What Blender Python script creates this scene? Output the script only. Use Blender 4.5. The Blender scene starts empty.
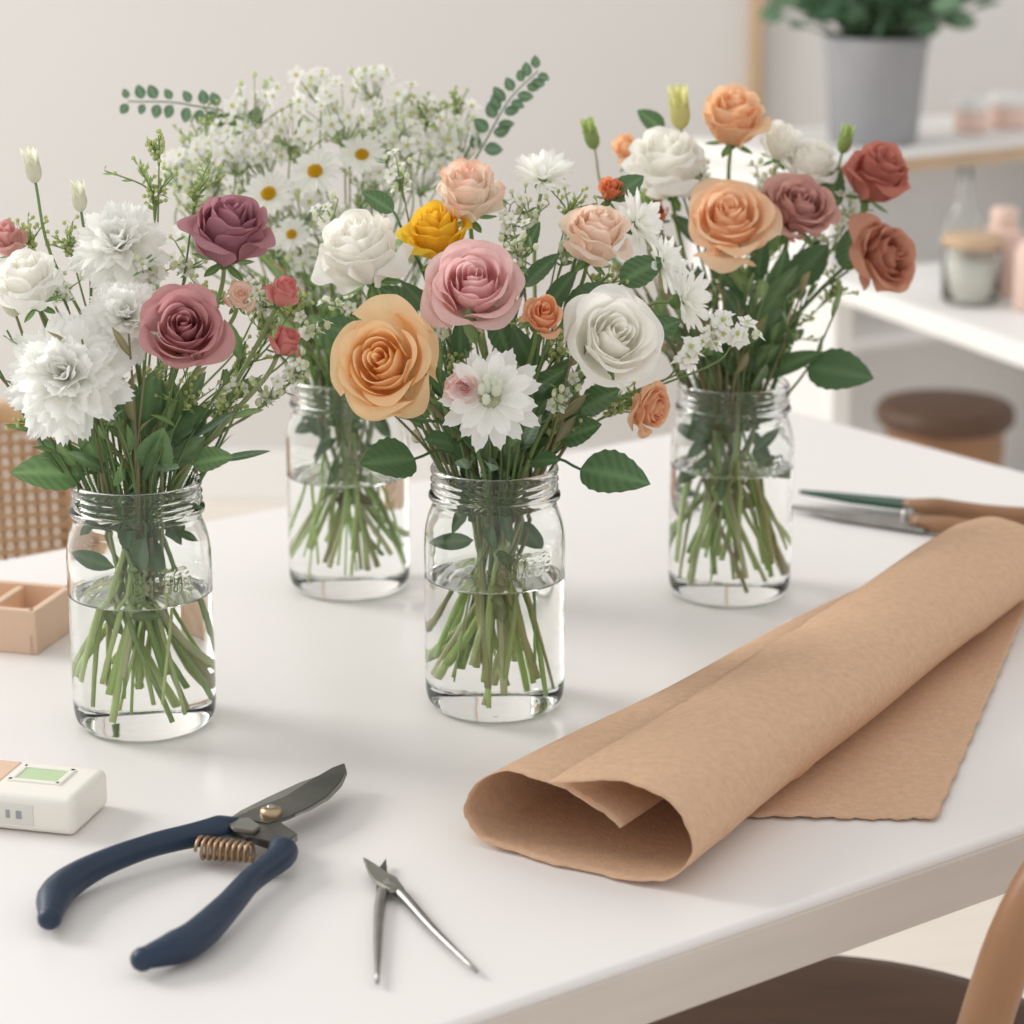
import bpy, math, random
import numpy as np
from mathutils import Vector, Matrix
sc=bpy.context.scene
try:
    sc.view_settings.view_transform='Standard'; sc.view_settings.look='None'
except Exception as e: print(e)
TZ=0.75
# ---------------------------------------------------------------- materials
def srgb(r,g,b):
    def q(c):
        c/=255.0
        return c/12.92 if c<=.04045 else ((c+.055)/1.055)**2.4
    return (q(r),q(g),q(b))
def mat(name,col,rough=.5,metal=0,noise=0,nscale=20,bump=0,bscale=200,stretch=(1,1,1),spec=.5,coat=0,rot=0):
    m=bpy.data.materials.new(name); m.use_nodes=True; nt=m.node_tree; b=nt.nodes['Principled BSDF']
    b.inputs['Roughness'].default_value=rough; b.inputs['Metallic'].default_value=metal
    b.inputs['Specular IOR Level'].default_value=spec
    b.inputs['Coat Weight'].default_value=coat
    b.inputs['Base Color'].default_value=(*col,1)
    tc=nt.nodes.new('ShaderNodeTexCoord'); mp=nt.nodes.new('ShaderNodeMapping'); mp.inputs['Scale'].default_value=stretch
    nt.links.new(tc.outputs['Object'],mp.inputs[0])
    if noise>0:
        n=nt.nodes.new('ShaderNodeTexNoise'); n.inputs['Scale'].default_value=nscale; n.inputs['Detail'].default_value=6
        nt.links.new(mp.outputs[0],n.inputs['Vector'])
        r=nt.nodes.new('ShaderNodeValToRGB')
        r.color_ramp.elements[0].position=.3; r.color_ramp.elements[1].position=.7
        r.color_ramp.elements[0].color=(*[c*(1-noise) for c in col],1)
        r.color_ramp.elements[1].color=(*[min(1,c*(1+noise)) for c in col],1)
        nt.links.new(n.outputs['Fac'],r.inputs[0]); nt.links.new(r.outputs[0],b.inputs['Base Color'])
    if bump>0:
        n=nt.nodes.new('ShaderNodeTexNoise'); n.inputs['Scale'].default_value=bscale; n.inputs['Detail'].default_value=4
        nt.links.new(mp.outputs[0],n.inputs['Vector'])
        bp=nt.nodes.new('ShaderNodeBump'); bp.inputs['Strength'].default_value=bump; bp.inputs['Distance'].default_value=.002
        nt.links.new(n.outputs['Fac'],bp.inputs['Height']); nt.links.new(bp.outputs[0],b.inputs['Normal'])
    return m
def plantmat(name,rough,trans,spec,bump=0):
    m=bpy.data.materials.new(name); m.use_nodes=True; nt=m.node_tree; b=nt.nodes['Principled BSDF']
    a=nt.nodes.new('ShaderNodeAttribute'); a.attribute_name='Col'
    n=nt.nodes.new('ShaderNodeTexNoise'); n.inputs['Scale'].default_value=110; n.inputs['Detail'].default_value=4
    tc=nt.nodes.new('ShaderNodeTexCoord'); nt.links.new(tc.outputs['Object'],n.inputs['Vector'])
    r=nt.nodes.new('ShaderNodeMapRange'); r.inputs['To Min'].default_value=.93; r.inputs['To Max'].default_value=1.06
    nt.links.new(n.outputs['Fac'],r.inputs[0])
    mx=nt.nodes.new('ShaderNodeVectorMath'); mx.operation='SCALE'
    nt.links.new(a.outputs['Color'],mx.inputs[0]); nt.links.new(r.outputs[0],mx.inputs['Scale'])
    nt.links.new(mx.outputs[0],b.inputs['Base Color'])
    b.inputs['Roughness'].default_value=rough; b.inputs['Specular IOR Level'].default_value=spec
    t=nt.nodes.new('ShaderNodeBsdfTranslucent'); nt.links.new(mx.outputs[0],t.inputs['Color'])
    if bump:
        n2=nt.nodes.new('ShaderNodeTexNoise'); n2.inputs['Scale'].default_value=420; n2.inputs['Detail'].default_value=3
        nt.links.new(tc.outputs['Object'],n2.inputs['Vector'])
        bp=nt.nodes.new('ShaderNodeBump'); bp.inputs['Strength'].default_value=bump; bp.inputs['Distance'].default_value=.0012
        nt.links.new(n2.outputs['Fac'],bp.inputs['Height']); nt.links.new(bp.outputs[0],b.inputs['Normal']); nt.links.new(bp.outputs[0],t.inputs['Normal'])
    ms=nt.nodes.new('ShaderNodeMixShader'); ms.inputs[0].default_value=trans
    o=nt.nodes['Material Output']
    nt.links.new(b.outputs[0],ms.inputs[1]); nt.links.new(t.outputs[0],ms.inputs[2]); nt.links.new(ms.outputs[0],o.inputs[0])
    return m
def refr(name,col,ior,rough=0.0):
    m=bpy.data.materials.new(name); m.use_nodes=True; nt=m.node_tree; b=nt.nodes['Principled BSDF']
    b.inputs['Base Color'].default_value=(*col,1); b.inputs['Transmission Weight'].default_value=1; b.inputs['IOR'].default_value=ior; b.inputs['Roughness'].default_value=rough
    tc=nt.nodes.new('ShaderNodeTexCoord'); n=nt.nodes.new('ShaderNodeTexNoise'); n.inputs['Scale'].default_value=55; n.inputs['Detail'].default_value=1
    nt.links.new(tc.outputs['Object'],n.inputs['Vector'])
    bp=nt.nodes.new('ShaderNodeBump'); bp.inputs['Strength'].default_value=.14; bp.inputs['Distance'].default_value=.002
    nt.links.new(n.outputs['Fac'],bp.inputs['Height']); nt.links.new(bp.outputs[0],b.inputs['Normal'])
    return m
M_petal=plantmat('petal',.75,.52,.1,.25)
M_leaf=plantmat('leaf',.40,.28,.5,.15)
M_glass=refr('jar_glass',(.975,.992,.982),1.37)
M_table=mat('table_white',srgb(236,232,229),.38,noise=.012,nscale=3)
M_tedge=mat('table_edge',srgb(204,193,184),.5,noise=.04,nscale=8,stretch=(1,1,8))
M_kraft=mat('kraft_paper',srgb(212,176,146),.85,noise=.07,nscale=200,bump=.32,bscale=520,spec=.15)
M_wall=mat('wall_paint',srgb(212,209,206),.9,noise=.01,nscale=2,bump=.05,bscale=60)
M_floor=mat('floor_pale',srgb(228,220,210),.6,noise=.05,nscale=4,stretch=(1,6,1))
M_wood=mat('wood_warm',srgb(146,106,74),.4,noise=.2,nscale=14,stretch=(1,1,.15))
M_woodlt=mat('wood_light',srgb(196,168,138),.5,noise=.1,nscale=10,stretch=(1,1,.2))
M_dark=mat('wood_dark',srgb(88,62,46),.5,noise=.2,nscale=12,stretch=(1,5,1))
M_white=mat('white_paint',srgb(236,234,231),.5,noise=.01)
M_pot=mat('pot_grey',srgb(158,158,161),.7,noise=.04,nscale=12)
M_pink=mat('pink_plastic',srgb(228,198,184),.5,noise=.02)
M_peach=mat('tray_peach',srgb(226,194,168),.6,noise=.04,nscale=30)
M_cane=mat('cane',srgb(205,168,128),.6,noise=.1,nscale=60)
M_blue=mat('rubber_blue',srgb(22,44,68),.45,noise=.06,nscale=60,bump=.06,bscale=400)
M_steel=mat('steel',(.38,.37,.35),.38,1,noise=.12,nscale=60)
M_dsteel=mat('blade_steel',(.17,.165,.16),.38,1,noise=.2,nscale=50)
M_brass=mat('brass',(.50,.38,.24),.4,1,noise=.1)
M_copper=mat('spring_brass',(.40,.27,.17),.4,1,noise=.1)
M_cream=mat('cream_block',srgb(240,237,227),.4,noise=.01)
M_greenin=mat('green_inset',srgb(190,212,170),.5,noise=.05,nscale=60)
M_label=mat('label',srgb(222,221,214),.6,noise=.02)
M_dgreen=mat('green_enamel',srgb(30,78,58),.35,noise=.05)
# ---------------------------------------------------------------- mesh helpers
class MB:
    def __init__(s): s.v=[];s.f=[];s.c=[];s.n=0
    def add(s,v,f,c):
        v=np.asarray(v,float); s.v.append(v)
        c=np.asarray(c,float)
        if c.ndim==1: c=np.tile(c,(len(v),1))
        s.c.append(c)
        s.f.extend([tuple(i+s.n for i in q) for q in f]); s.n+=len(v)
    def obj(s,name,m,parent=None,smooth=True):
        me=bpy.data.meshes.new(name); V=np.vstack(s.v)
        me.from_pydata(V.tolist(),[],s.f); 
        a=me.color_attributes.new('Col','FLOAT_COLOR','POINT'); C=np.vstack(s.c)
        C=np.clip(np.hstack([C,np.ones((len(C),1))]),0,1); a.data.foreach_set('color',C.ravel())
        if smooth: me.polygons.foreach_set('use_smooth',[True]*len(me.polygons))
        me.materials.append(m); me.update()
        o=bpy.data.objects.new(name,me); sc.collection.objects.link(o)
        if parent: o.parent=parent
        return o
def gridfaces(nu,nv,wrap=False):
    F=[]
    for j in range(nv-1):
        for i in range(nu if wrap else nu-1):
            i2=(i+1)%nu
            F.append((j*nu+i,j*nu+i2,(j+1)*nu+i2,(j+1)*nu+i))
    return F
def empty(name,loc=(0,0,0)):
    o=bpy.data.objects.new(name,None); o.empty_display_size=.02; sc.collection.objects.link(o); o.location=loc
    return o
def frame(n,spin=0,ref=(0,0,1)):
    n=np.asarray(n,float); n=n/np.linalg.norm(n)
    r=np.asarray(ref,float)
    if abs(n@r)>.95: r=np.array([1,0,0.])
    x=np.cross(r,n); x/=np.linalg.norm(x); y=np.cross(n,x)
    cs,sn=math.cos(spin),math.sin(spin)
    return np.array([cs*x+sn*y,-sn*x+cs*y,n])
def catmull(P,n):
    P=[np.asarray(p,float) for p in P]
    Q=[2*P[0]-P[1]]+P+[2*P[-1]-P[-2]]; out=[]
    for i in range(1,len(Q)-2):
        for k in range(n):
            t=k/n
            out.append(.5*((2*Q[i])+(-Q[i-1]+Q[i+1])*t+(2*Q[i-1]-5*Q[i]+4*Q[i+1]-Q[i+2])*t*t+(-Q[i-1]+3*Q[i]-3*Q[i+1]+Q[i+2])*t**3))
    out.append(P[-1]); return np.array(out)
def tube(mb,P,r,col,ns=7,flat=1.0,cap=True,up=(0,0,1)):
    P=np.asarray(P,float); n=len(P)
    r=np.full(n,r) if np.isscalar(r) else np.interp(np.linspace(0,1,n),np.linspace(0,1,len(r)),r)
    T=np.gradient(P,axis=0); T/=np.linalg.norm(T,axis=1)[:,None]+1e-12
    V=[]; x=None
    for i in range(n):
        if x is None:
            u=np.array(up,float)
            if abs(T[i]@u)>.9: u=np.array([1,0,0.])
            x=np.cross(u,T[i])
        else: x=x-T[i]*(x@T[i])
        x/=np.linalg.norm(x); y=np.cross(T[i],x)
        for k in range(ns):
            a=2*math.pi*k/ns; V.append(P[i]+r[i]*(math.cos(a)*x+flat*math.sin(a)*y))
    F=gridfaces(ns,n,True)
    if cap: F.append(tuple(range(ns))[::-1]); F.append(tuple((n-1)*ns+k for k in range(ns)))
    c=np.asarray(col,float)
    if c.ndim==2:
        tt=np.linspace(0,1,n); cc=np.array([np.interp(tt,np.linspace(0,1,len(c)),c[:,k]) for k in range(3)]).T; c=np.repeat(cc,ns,axis=0)
    mb.add(V,F,c)
def ball(mb,c,r,col,sq=(1,1,1),fr=None,n=8,m=6):
    V=[]
    fr=np.eye(3) if fr is None else fr
    for j in range(m):
        th=math.pi*(j/(m-1)); 
        for i in range(n):
            a=2*math.pi*i/n
            p=np.array([math.sin(th)*math.cos(a)*sq[0],math.sin(th)*math.sin(a)*sq[1],math.cos(th)*sq[2]])*r
            V.append(np.asarray(c)+p@fr)
    mb.add(V,gridfaces(n,m,True),col)
def lathe(prof,name,m,parent,seg=64,loc=(0,0,0),smooth=True,disp=None):
    # closed poles are merged so the solid is watertight
    prof=np.asarray(prof,float); a=np.linspace(0,2*math.pi,seg,endpoint=False)
    R=np.repeat(prof[:,0:1],seg,1); Z=np.repeat(prof[:,1:2],seg,1)
    if disp is not None: R=R+disp(a[None,:],prof[:,1][:,None],prof[:,0][:,None])
    V=np.stack([loc[0]+R*np.cos(a),loc[1]+R*np.sin(a),loc[2]+Z],-1).reshape(-1,3)
    mb=MB(); mb.add(V,gridfaces(seg,len(prof),True),(1,1,1)); o=mb.obj(name,m,parent,smooth)
    import bmesh
    bm=bmesh.new(); bm.from_mesh(o.data); bmesh.ops.remove_doubles(bm,verts=bm.verts[:],dist=1e-6)
    bmesh.ops.recalc_face_normals(bm,faces=bm.faces[:]); bm.to_mesh(o.data); bm.free()
    return o
def box(name,c,size,m,parent=None,yaw=0,bev=.002,seg=2):
    import bmesh
    bm=bmesh.new(); bmesh.ops.create_cube(bm,size=1)
    for v in bm.verts: v.co=Vector((v.co.x*size[0],v.co.y*size[1],v.co.z*size[2]))
    if bev: bmesh.ops.bevel(bm,geom=bm.edges[:],offset=bev,segments=seg,affect='EDGES',profile=.5)
    bm.transform(Matrix.Translation(c)@Matrix.Rotation(yaw,4,'Z'))
    me=bpy.data.meshes.new(name); bm.to_mesh(me); bm.free(); me.materials.append(m)
    o=bpy.data.objects.new(name,me); sc.collection.objects.link(o)
    if parent: o.parent=parent
    return o
def prism(name,poly,z0,z1,m,parent,bev=.0006):
    import bmesh
    bm=bmesh.new(); vs=[bm.verts.new((x,y,z0)) for x,y in poly]; f=bm.faces.new(vs)
    r=bmesh.ops.extrude_face_region(bm,geom=[f])
    for v in r['geom']:
        if isinstance(v,bmesh.types.BMVert): v.co.z=z1
    bmesh.ops.recalc_face_normals(bm,faces=bm.faces[:])
    if bev: bmesh.ops.bevel(bm,geom=[e for e in bm.edges],offset=bev,segments=2,affect='EDGES')
    me=bpy.data.meshes.new(name); bm.to_mesh(me); bm.free(); me.materials.append(m)
    o=bpy.data.objects.new(name,me); sc.collection.objects.link(o); o.parent=parent; return o
# ---------------------------------------------------------------- flower parts
def rose(mb,fol,c,n,R,cin,cout,seed,big=True,op=1.0,tall=1.0,edge=None):
    """bud of rolled petals, a cupped middle whorl and a loose reflexed outer whorl"""
    rr=random.Random(seed); fr=frame(n,rr.random()*6.28); c=np.asarray(c)
    cin=np.array(cin);cout=np.array(cout); cin=cin*.5+cout*.5
    nu,nv=17,15
    F=gridfaces(nu,nv)
    plan=[]
    n1,n2,n3=(9,9,10) if big else (6,5,5)
    squash=rr.uniform(-.05,.05); sqa=rr.random()*3
    for i in range(n1):
        q=i/(n1-1); plan.append(dict(t=.1+.25*q,rim=.05+.20*q,H=.50-.02*q+rr.uniform(-.02,.02),W=1.7-.5*q,curl=.020+.025*q,drop=.02+.03*q,roll=.0,close=.34,a=i*2.25+rr.uniform(-.4,.4),lean=.04))
    for i in range(n2):
        q=i/(n2-1); plan.append(dict(t=.45+.2*q,rim=.29+.20*q,H=.47-.08*q+rr.uniform(-.04,.04),W=1.10-.14*q,curl=(.06+.05*q)*rr.uniform(.6,1.4),drop=.05+.06*q,roll=.03*rr.uniform(.3,1.8),close=.16*(1-q),a=2+i*2.4+rr.uniform(-.4,.4),lean=.06))
    for i in range(n3):
        q=i/(n3-1); plan.append(dict(t=.70+.30*q,rim=(.53+.20*q)*op*rr.uniform(.94,1.06),H=.36-.26*q+rr.uniform(-.06,.06),W=.96-.14*q+rr.uniform(-.10,.08),curl=(.10+.11*q)*rr.uniform(.5,1.35)*op,drop=(.10+.15*q)*rr.uniform(.4,1.4),roll=(.05+.09*q)*rr.uniform(.2,1.5),close=0,a=1+i*2.4+rr.uniform(-.3,.3),lean=.07))
    for g in plan:
        t=g['t']; ph=rr.random()*6; rf=rr.uniform(.6,1.6); H=g['H']*tall; zb=-.5*tall; tw=rr.uniform(-g['lean'],g['lean']); tip=rr.uniform(.0,.06)
        V=[];C=[]
        for j in range(nv):
            v=j/(nv-1)
            for k in range(nu):
                u=-1+2*k/(nu-1); au=abs(u)
                e=1-.13*au**2-.13*au**5+tip*(1-au)**1.5
                vv=v*e; s=math.sin(min(vv,1)*math.pi/2)
                bulge=math.sin(math.pi*min(1,vv*.95))
                r=g['rim']*((.12+.88*s**.7)+g['close']*bulge*1.2-g['close']*.35*vv)
                if t>.4: r+=.06*bulge*(1-t*.4)
                z=zb+(H-zb)*vv**1.12
                kk=max(0,(vv-.78)/.22)
                r+=g['curl']*kk**1.7; z-=g['drop']*kk**2.2
                sr=max(0,au-.5)/.5
                r+=g['roll']*sr**2*v; z-=g['roll']*.9*sr**2*v
                r*=1+(.10 if t<.4 else .06)*u
                z+=.032*rf*math.sin(3.3*u+ph)*v*v*(.15+t)+tw*u*v; r+=.024*rf*math.sin(4*u+ph*1.7)*v*v*t
                z+=.016*rf*math.sin(8*u+ph*3)*kk*(.3+t)
                a=g['a']+u*g['W']*(.42+.58*s)
                r*=1+squash*math.cos(2*(a-sqa))
                V.append(c+R*(np.array([r*math.cos(a),r*math.sin(a),z])@fr))
                m=min(1,max(0,.1+.8*t+.45*(vv-.55)))
                col=cin*(1-m)+cout*m
                if edge is not None:
                    w_=max(0,(vv-.82)/.2)**1.3*.8; w_=min(1,w_); col=col*(1-w_)+np.array(edge)*w_
                if t>.7: 
                    w_=max(0,.3-vv); col=col*(1-w_)+np.array([.55,.6,.3])*w_
                    w_=.16*abs(math.sin(ph+u*2))*max(0,vv-.5); col=col*(1-w_)+cin*.75*w_
                C.append(col)
        mb.add(V,F,C)
    g=np.array([.14,.25,.08])
    ball(fol,c-R*.50*tall*fr[2],R*.15,g,(1,1,1.2),fr)
    for k in range(5):
        a=k*1.2566; d=fr[0]*math.cos(a)+fr[1]*math.sin(a)
        leaf(fol,c-R*.5*tall*fr[2]+d*R*.09,d*.8-.3*fr[2],fr[2],R*.5,R*.09,g*1.2,g,curl=-.25)
def leaf(fol,base,d,up,L,W,col,col2=None,curl=.15,serr=0,fold=.25,nv=9,nu=5,pw=1.0):
    d=np.asarray(d,float); d/=np.linalg.norm(d); up=np.asarray(up,float); s=np.cross(d,up); s/=np.linalg.norm(s)+1e-9; up=np.cross(s,d)
    base=np.asarray(base,float); V=[];C=[]; col=np.array(col); col2=col*.85 if col2 is None else np.array(col2)
    for j in range(nv):
        v=j/(nv-1); w=W*max(.02,math.sin(math.pi*min(1,max(0,v**pw)))**.75)
        if serr and j%2: w*=1-serr
        for k in range(nu):
            u=-1+2*k/(nu-1)
            V.append(base+d*v*L+s*u*w+up*(fold*abs(u)*w-curl*L*v*v))
            q=1 if k==nu//2 else 0
            C.append(col*(1-q)+ (col*1.3+.015)*q if (j+k)%2 or q else col2)
    fol.add(V,gridfaces(nu,nv),C)
def petals_ring(mb,c,fr,n,r0,L,W,tilt,col,col2,rr,notch=.08,cup=.15,droop=.1,nu=5,nv=6,jit=.1,ruf=.12):
    F=gridfaces(nu,nv); off=rr.random()*6
    for i in range(n):
        a=off+2*math.pi*(i+rr.uniform(-jit,jit)*1.5)/n; ti=tilt+rr.uniform(-jit,jit)
        rad=fr[0]*math.cos(a)+fr[1]*math.sin(a); tan=-fr[0]*math.sin(a)+fr[1]*math.cos(a)
        d=rad*math.sin(ti)+fr[2]*math.cos(ti); nn=-rad*math.cos(ti)+fr[2]*math.sin(ti)
        l=L*rr.uniform(.84,1.08); ph=rr.random()*6; V=[];C=[]
        for j in range(nv):
            v=j/(nv-1); w=W*(.30+.70*math.sin(v*math.pi*.60))*(1 if v<.95 else .72)
            for k in range(nu):
                u=-1+2*k/(nu-1)
                vv=v*(1-.12*u*u) - (notch*(k%2) if j==nv-1 else 0)
                V.append(c+rad*r0+d*vv*l+tan*u*w+nn*(cup*w*u*u-droop*l*v*v+ruf*w*math.sin(3*u+ph)*v))
                C.append(np.array(col)*(1-v)+np.array(col2)*v)
        mb.add(V,F,C)
def mum(mb,fol,c,n,R,seed,white=(.99,.99,.975),base=(.97,.97,.90),side=False):
    rr=random.Random(seed); fr=frame(n,rr.random()*6); c=np.asarray(c)
    rings=[(13,1.0,.20,1.62),(13,.98,.20,1.42),(12,.90,.195,1.20),(11,.80,.19,.97),(9,.69,.17,.74),(7,.58,.15,.50),(5,.46,.12,.26)]
    if side: rings=[(10,.95,.15,1.25),(9,1.0,.15,1.0),(8,.92,.14,.72),(6,.8,.12,.4)]
    for k,(m,L,W,ti) in enumerate(rings):
        petals_ring(mb,c-fr[2]*R*(.22-.02*k),fr,m,R*.03,R*L,R*W,ti,base,white,rr,notch=.07,cup=.25,droop=.12 if k<3 else -.04,jit=.22,nu=9,nv=7,ruf=.38 if not side else .1)
    g=np.array([.16,.27,.08]); ball(fol,c-R*.32*fr[2],R*.22,g,(1,1,.9),fr)
def daisy(mb,fol,c,n,R,seed,cen=(.85,.55,.03),n1=17,two=False,W=.13,disc=.27):
    rr=random.Random(seed); fr=frame(n,rr.random()*6); c=np.asarray(c)
    petals_ring(mb,c,fr,n1,R*.15,R*.85,R*W,1.45,(.94,.94,.88),(.98,.98,.97),rr,notch=.08,cup=.3,droop=.08)
    if two: petals_ring(mb,c+fr[2]*R*.04,fr,n1-3,R*.12,R*.75,R*W,1.25,(.94,.94,.88),(.98,.98,.97),rr,notch=.08,cup=.3,droop=.08)
    ball(mb,c+fr[2]*R*.03,R*disc,cen,(1,1,.6),fr,12,8)
    for i in range(40):
        a=i*2.4; q=R*disc*.96*math.sqrt(i/40); ball(mb,c+fr[0]*q*math.cos(a)+fr[1]*q*math.sin(a)+fr[2]*R*(.2-.12*i/40)*disc/.27,R*.035,np.array(cen)*.9,n=5,m=4)
    ball(fol,c-R*.1*fr[2],R*.2,(.14,.26,.07),(1,1,.7),fr)
def floret(mb,c,n,r,rr,col=(.97,.97,.95),cen=(.72,.74,.3)):
    fr=frame(n,rr.random()*6); F=[(0,1,2,3)]
    for i in range(5):
        a=i*1.2566; rad=fr[0]*math.cos(a)+fr[1]*math.sin(a); tan=-fr[0]*math.sin(a)+fr[1]*math.cos(a)
        V=[c,c+rad*r*.6+tan*r*.38+fr[2]*r*.15,c+rad*r+fr[2]*r*.2,c+rad*r*.6-tan*r*.38+fr[2]*r*.15]
        mb.add(V,F,col)
    ball(mb,c+fr[2]*r*.1,r*.22,cen,n=5,m=4)
def rnd_dir(rr,z0=-.2):
    while True:
        d=np.array([rr.uniform(-1,1),rr.uniform(-1,1),rr.uniform(z0,1)])
        l=np.linalg.norm(d)
        if .2<l<1: return d/l
def umbel(mb,fol,c,R,seed,k=20):
    rr=random.Random(seed); c=np.asarray(c); b=c-np.array([0,0,R*1.3]); tl=rnd_dir(rr)*.35
    for i in range(k):
        d=rnd_dir(rr,-.5); p=c+(d+tl)*R*np.array([1.15,1,.8])*rr.uniform(.4,1.2)
        tube(fol,catmull([b,(b+p)/2+rnd_dir(rr)*R*.12,p],3),.0004,(.42,.50,.26),3,cap=False)
        if rr.random()<.7: floret(mb,p,d+np.array([0,-.6,.4])+rnd_dir(rr)*.4,rr.uniform(.0050,.0095),rr,cen=(.80,.78,.36))
        else: ball(mb,p,.0024,(.80,.85,.62),(1,1,1.2),n=6,m=5)
    for i in range(7):
        leaf(fol,b+rnd_dir(rr)*R*.3,rnd_dir(rr,.1),rnd_dir(rr),R*.9,R*.06,(.32,.43,.20),nv=4,nu=3)
def sprig(mb,fol,c,R,seed,kind,axis):
    rr=random.Random(seed); c=np.asarray(c); b=c-axis*R*1.2
    for i in range({'s1':6,'s2':5,'s3':3}[kind]):
        d=axis+rnd_dir(rr,-.3)*.75; d/=np.linalg.norm(d); L=R*rr.uniform(1.4,2.3); tip=b+d*L+rnd_dir(rr)*R*.2
        P=catmull([b,b+axis*L*.35+d*L*.15,tip],5); g=(.26,.37,.14)
        tube(fol,P,[.0008,.0004],g,4,cap=False)
        if kind=='s1':
            for q in range(10):
                t=.25+.75*q/9; p=P[int(t*(len(P)-1))]; e=rnd_dir(rr,-.3)+d*.8
                leaf(fol,p,e,rnd_dir(rr),R*.45,R*.045,(.28,.40,.14),nv=4,nu=3)
                if rr.random()<.6: ball(mb,p+e/np.linalg.norm(e)*R*.35,.0016,(.70,.75,.40),n=5,m=4)
        else:
            for q in range(4 if kind=='s2' else 3):
                t=.35+.65*q/(3 if kind=='s2' else 2); p=P[int(min(1,t)*(len(P)-1))]; e=rnd_dir(rr,-.2)+d*.4; e/=np.linalg.norm(e); pp=p+e*R*.35
                tube(fol,[p,pp],.0004,g,3,cap=False)
                if kind=='s2': 
                    if rr.random()<.3: floret(mb,pp,e+np.array([0,-.5,.4]),.0055,rr)
                    else: ball(mb,pp,rr.uniform(.0014,.0025),(.86,.89,.70),(1,1,1.3),n=6,m=5)
                    if rr.random()<.6: leaf(fol,p,-e+d,rnd_dir(rr),R*.6,R*.07,(.17,.28,.10),nv=5,nu=3)
                else:
                    floret(mb,pp,e+np.array([0,-.7,.3]),.0078,rr,(.96,.96,.94)); ball(mb,p+e*R*.18,.0026,(.88,.91,.78),(1,1,1.4),n=6,m=5)
# ---------------------------------------------------------------- camera
cam_d=bpy.data.cameras.new('camera'); cam=bpy.data.objects.new('camera',cam_d); sc.collection.objects.link(cam); sc.camera=cam
cam.location=(0,0,1.342); cam.rotation_euler=(math.radians(90-15.5),0,0)
cam_d.lens=90.3; cam_d.sensor_width=36; cam_d.clip_start=.05
cam_d.dof.use_dof=True; cam_d.dof.focus_distance=1.60; cam_d.dof.aperture_fstop=7.0
# ---------------------------------------------------------------- room
A=np.array([.795,.606]); Bv=np.array([.606,-.795]); yawA=math.atan2(.606,.795)
box('floor',(0,2.4,-.05),(7,6,.1),M_floor,bev=0)
box('wall_back',(0,5.0,1.4),(7,.12,2.8),M_wall,bev=0)
box('baseboard_back',(0,4.93,.05),(7,.02,.1),M_white,bev=.003)
box('trim_1',(.462,4.925,1.4),(.028,.03,2.6),M_woodlt,bev=.004)
# ---------------------------------------------------------------- table
T=empty('work_table')
C0=np.array([.28,2.518]); L_t,W_t=1.9,.88
cen=C0-A*L_t/2+Bv*W_t/2
box('tabletop',(cen[0],cen[1],TZ-.02),(L_t,W_t,.04),M_table,T,yawA,.003,3)
box('edge_band',tuple(C0-A*L_t/2+Bv*(W_t+.0015))+(TZ-.022,),(L_t-.01,.004,.033),M_tedge,T,yawA,.0005,1)
for i,(a,b) in enumerate([(.08,.08),(L_t-.08,.08),(.05,W_t-.08),(L_t-.08,W_t-.08)]):
    p=C0-A*a+Bv*b
    box('leg_%d'%(i+1),(p[0],p[1],.355),(.05,.05,.71),M_white,T,yawA,.004)
# ---------------------------------------------------------------- jars
JH=.011   # jars are this much taller than the base profile
def script_emboss(a,z,r):
    # flowing embossed lettering on the front shoulder of the jar
    out=np.zeros(np.broadcast(a,z).shape)
    aw=(a+math.pi/2+math.pi)%(2*math.pi)-math.pi    # 0 faces the front
    for i in range(60):
        t=i/59; ca=.05+.75*t+.05*math.sin(t*34); cz=.110+.0065*math.sin(t*34+1.3)*(1.5 if t<.15 else 1)
        d2_=((aw-ca)*.047)**2+(z-cz)**2
        out=np.maximum(out,np.exp(-d2_/(2*.0008**2)))
    return out*.0012*(r>.0455)
def jar(x,y,lvl):
    J=empty('mason_jar',(x,y,TZ)); h=JH
    lower=catmull([np.array([a,b,0]) for a,b in [(0,.0035),(.028,.0032),(.035,.0012),(.041,.0012),(.0450,.005),(.0468,.012),(.0472,.025)]],3)[:-1]
    mid=[np.array([.0472,z,0]) for z in np.linspace(.025,.090,10)][:-1]
    fine=[np.array([.0472-.0010*max(0,(z-.100-h)/.015)**2,z,0]) for z in np.linspace(.090,.115+h,38)][:-1]
    upper=catmull([np.array([a,b+h,0]) for a,b in [(.0462,.115),(.0445,.122),(.0425,.1275),(.0412,.131),(.0408,.133),(.0432,.1345),(.0440,.1365),(.0432,.1385),(.0410,.1395),(.0408,.1413),(.0427,.1425),(.0409,.1437),(.0409,.1463),(.0427,.1475),(.0409,.1487),(.0408,.151),(.0422,.1522),(.0426,.1545),(.0418,.156),(.0405,.1565),(.0393,.1555),(.0388,.152)]],3)[:-1]
    # inner wall runs down to the water line; below it glass and water share one refracting body
    inner=catmull([np.array([a,b,0]) for a,b in [(.0388,.152+h),(.0386,.132+h),(.0402,.1265+h),(.0425,.120+h),(.0443,.113+h),(.0450,.104+h),(.0451,lvl+.004),(.0449,lvl+.0012),(.0438,lvl+.0002),(.042,lvl)]],3)
    P=np.vstack([lower,mid,fine,upper,inner])[:,:2]; P=np.vstack([np.maximum(P,0),[[.03,lvl],[.015,lvl],[0,lvl]]])
    lathe(P,'glass_and_water',M_glass,J,seg=176,disp=script_emboss)
    return J
jars={'A':(-.244,1.612),'B':(-.0116,1.648),'C':(.168,1.902),'D':(-.1266,1.918)}
for k,(x,y) in jars.items(): jar(x,y,.091 if k!='C' else .102)
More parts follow.
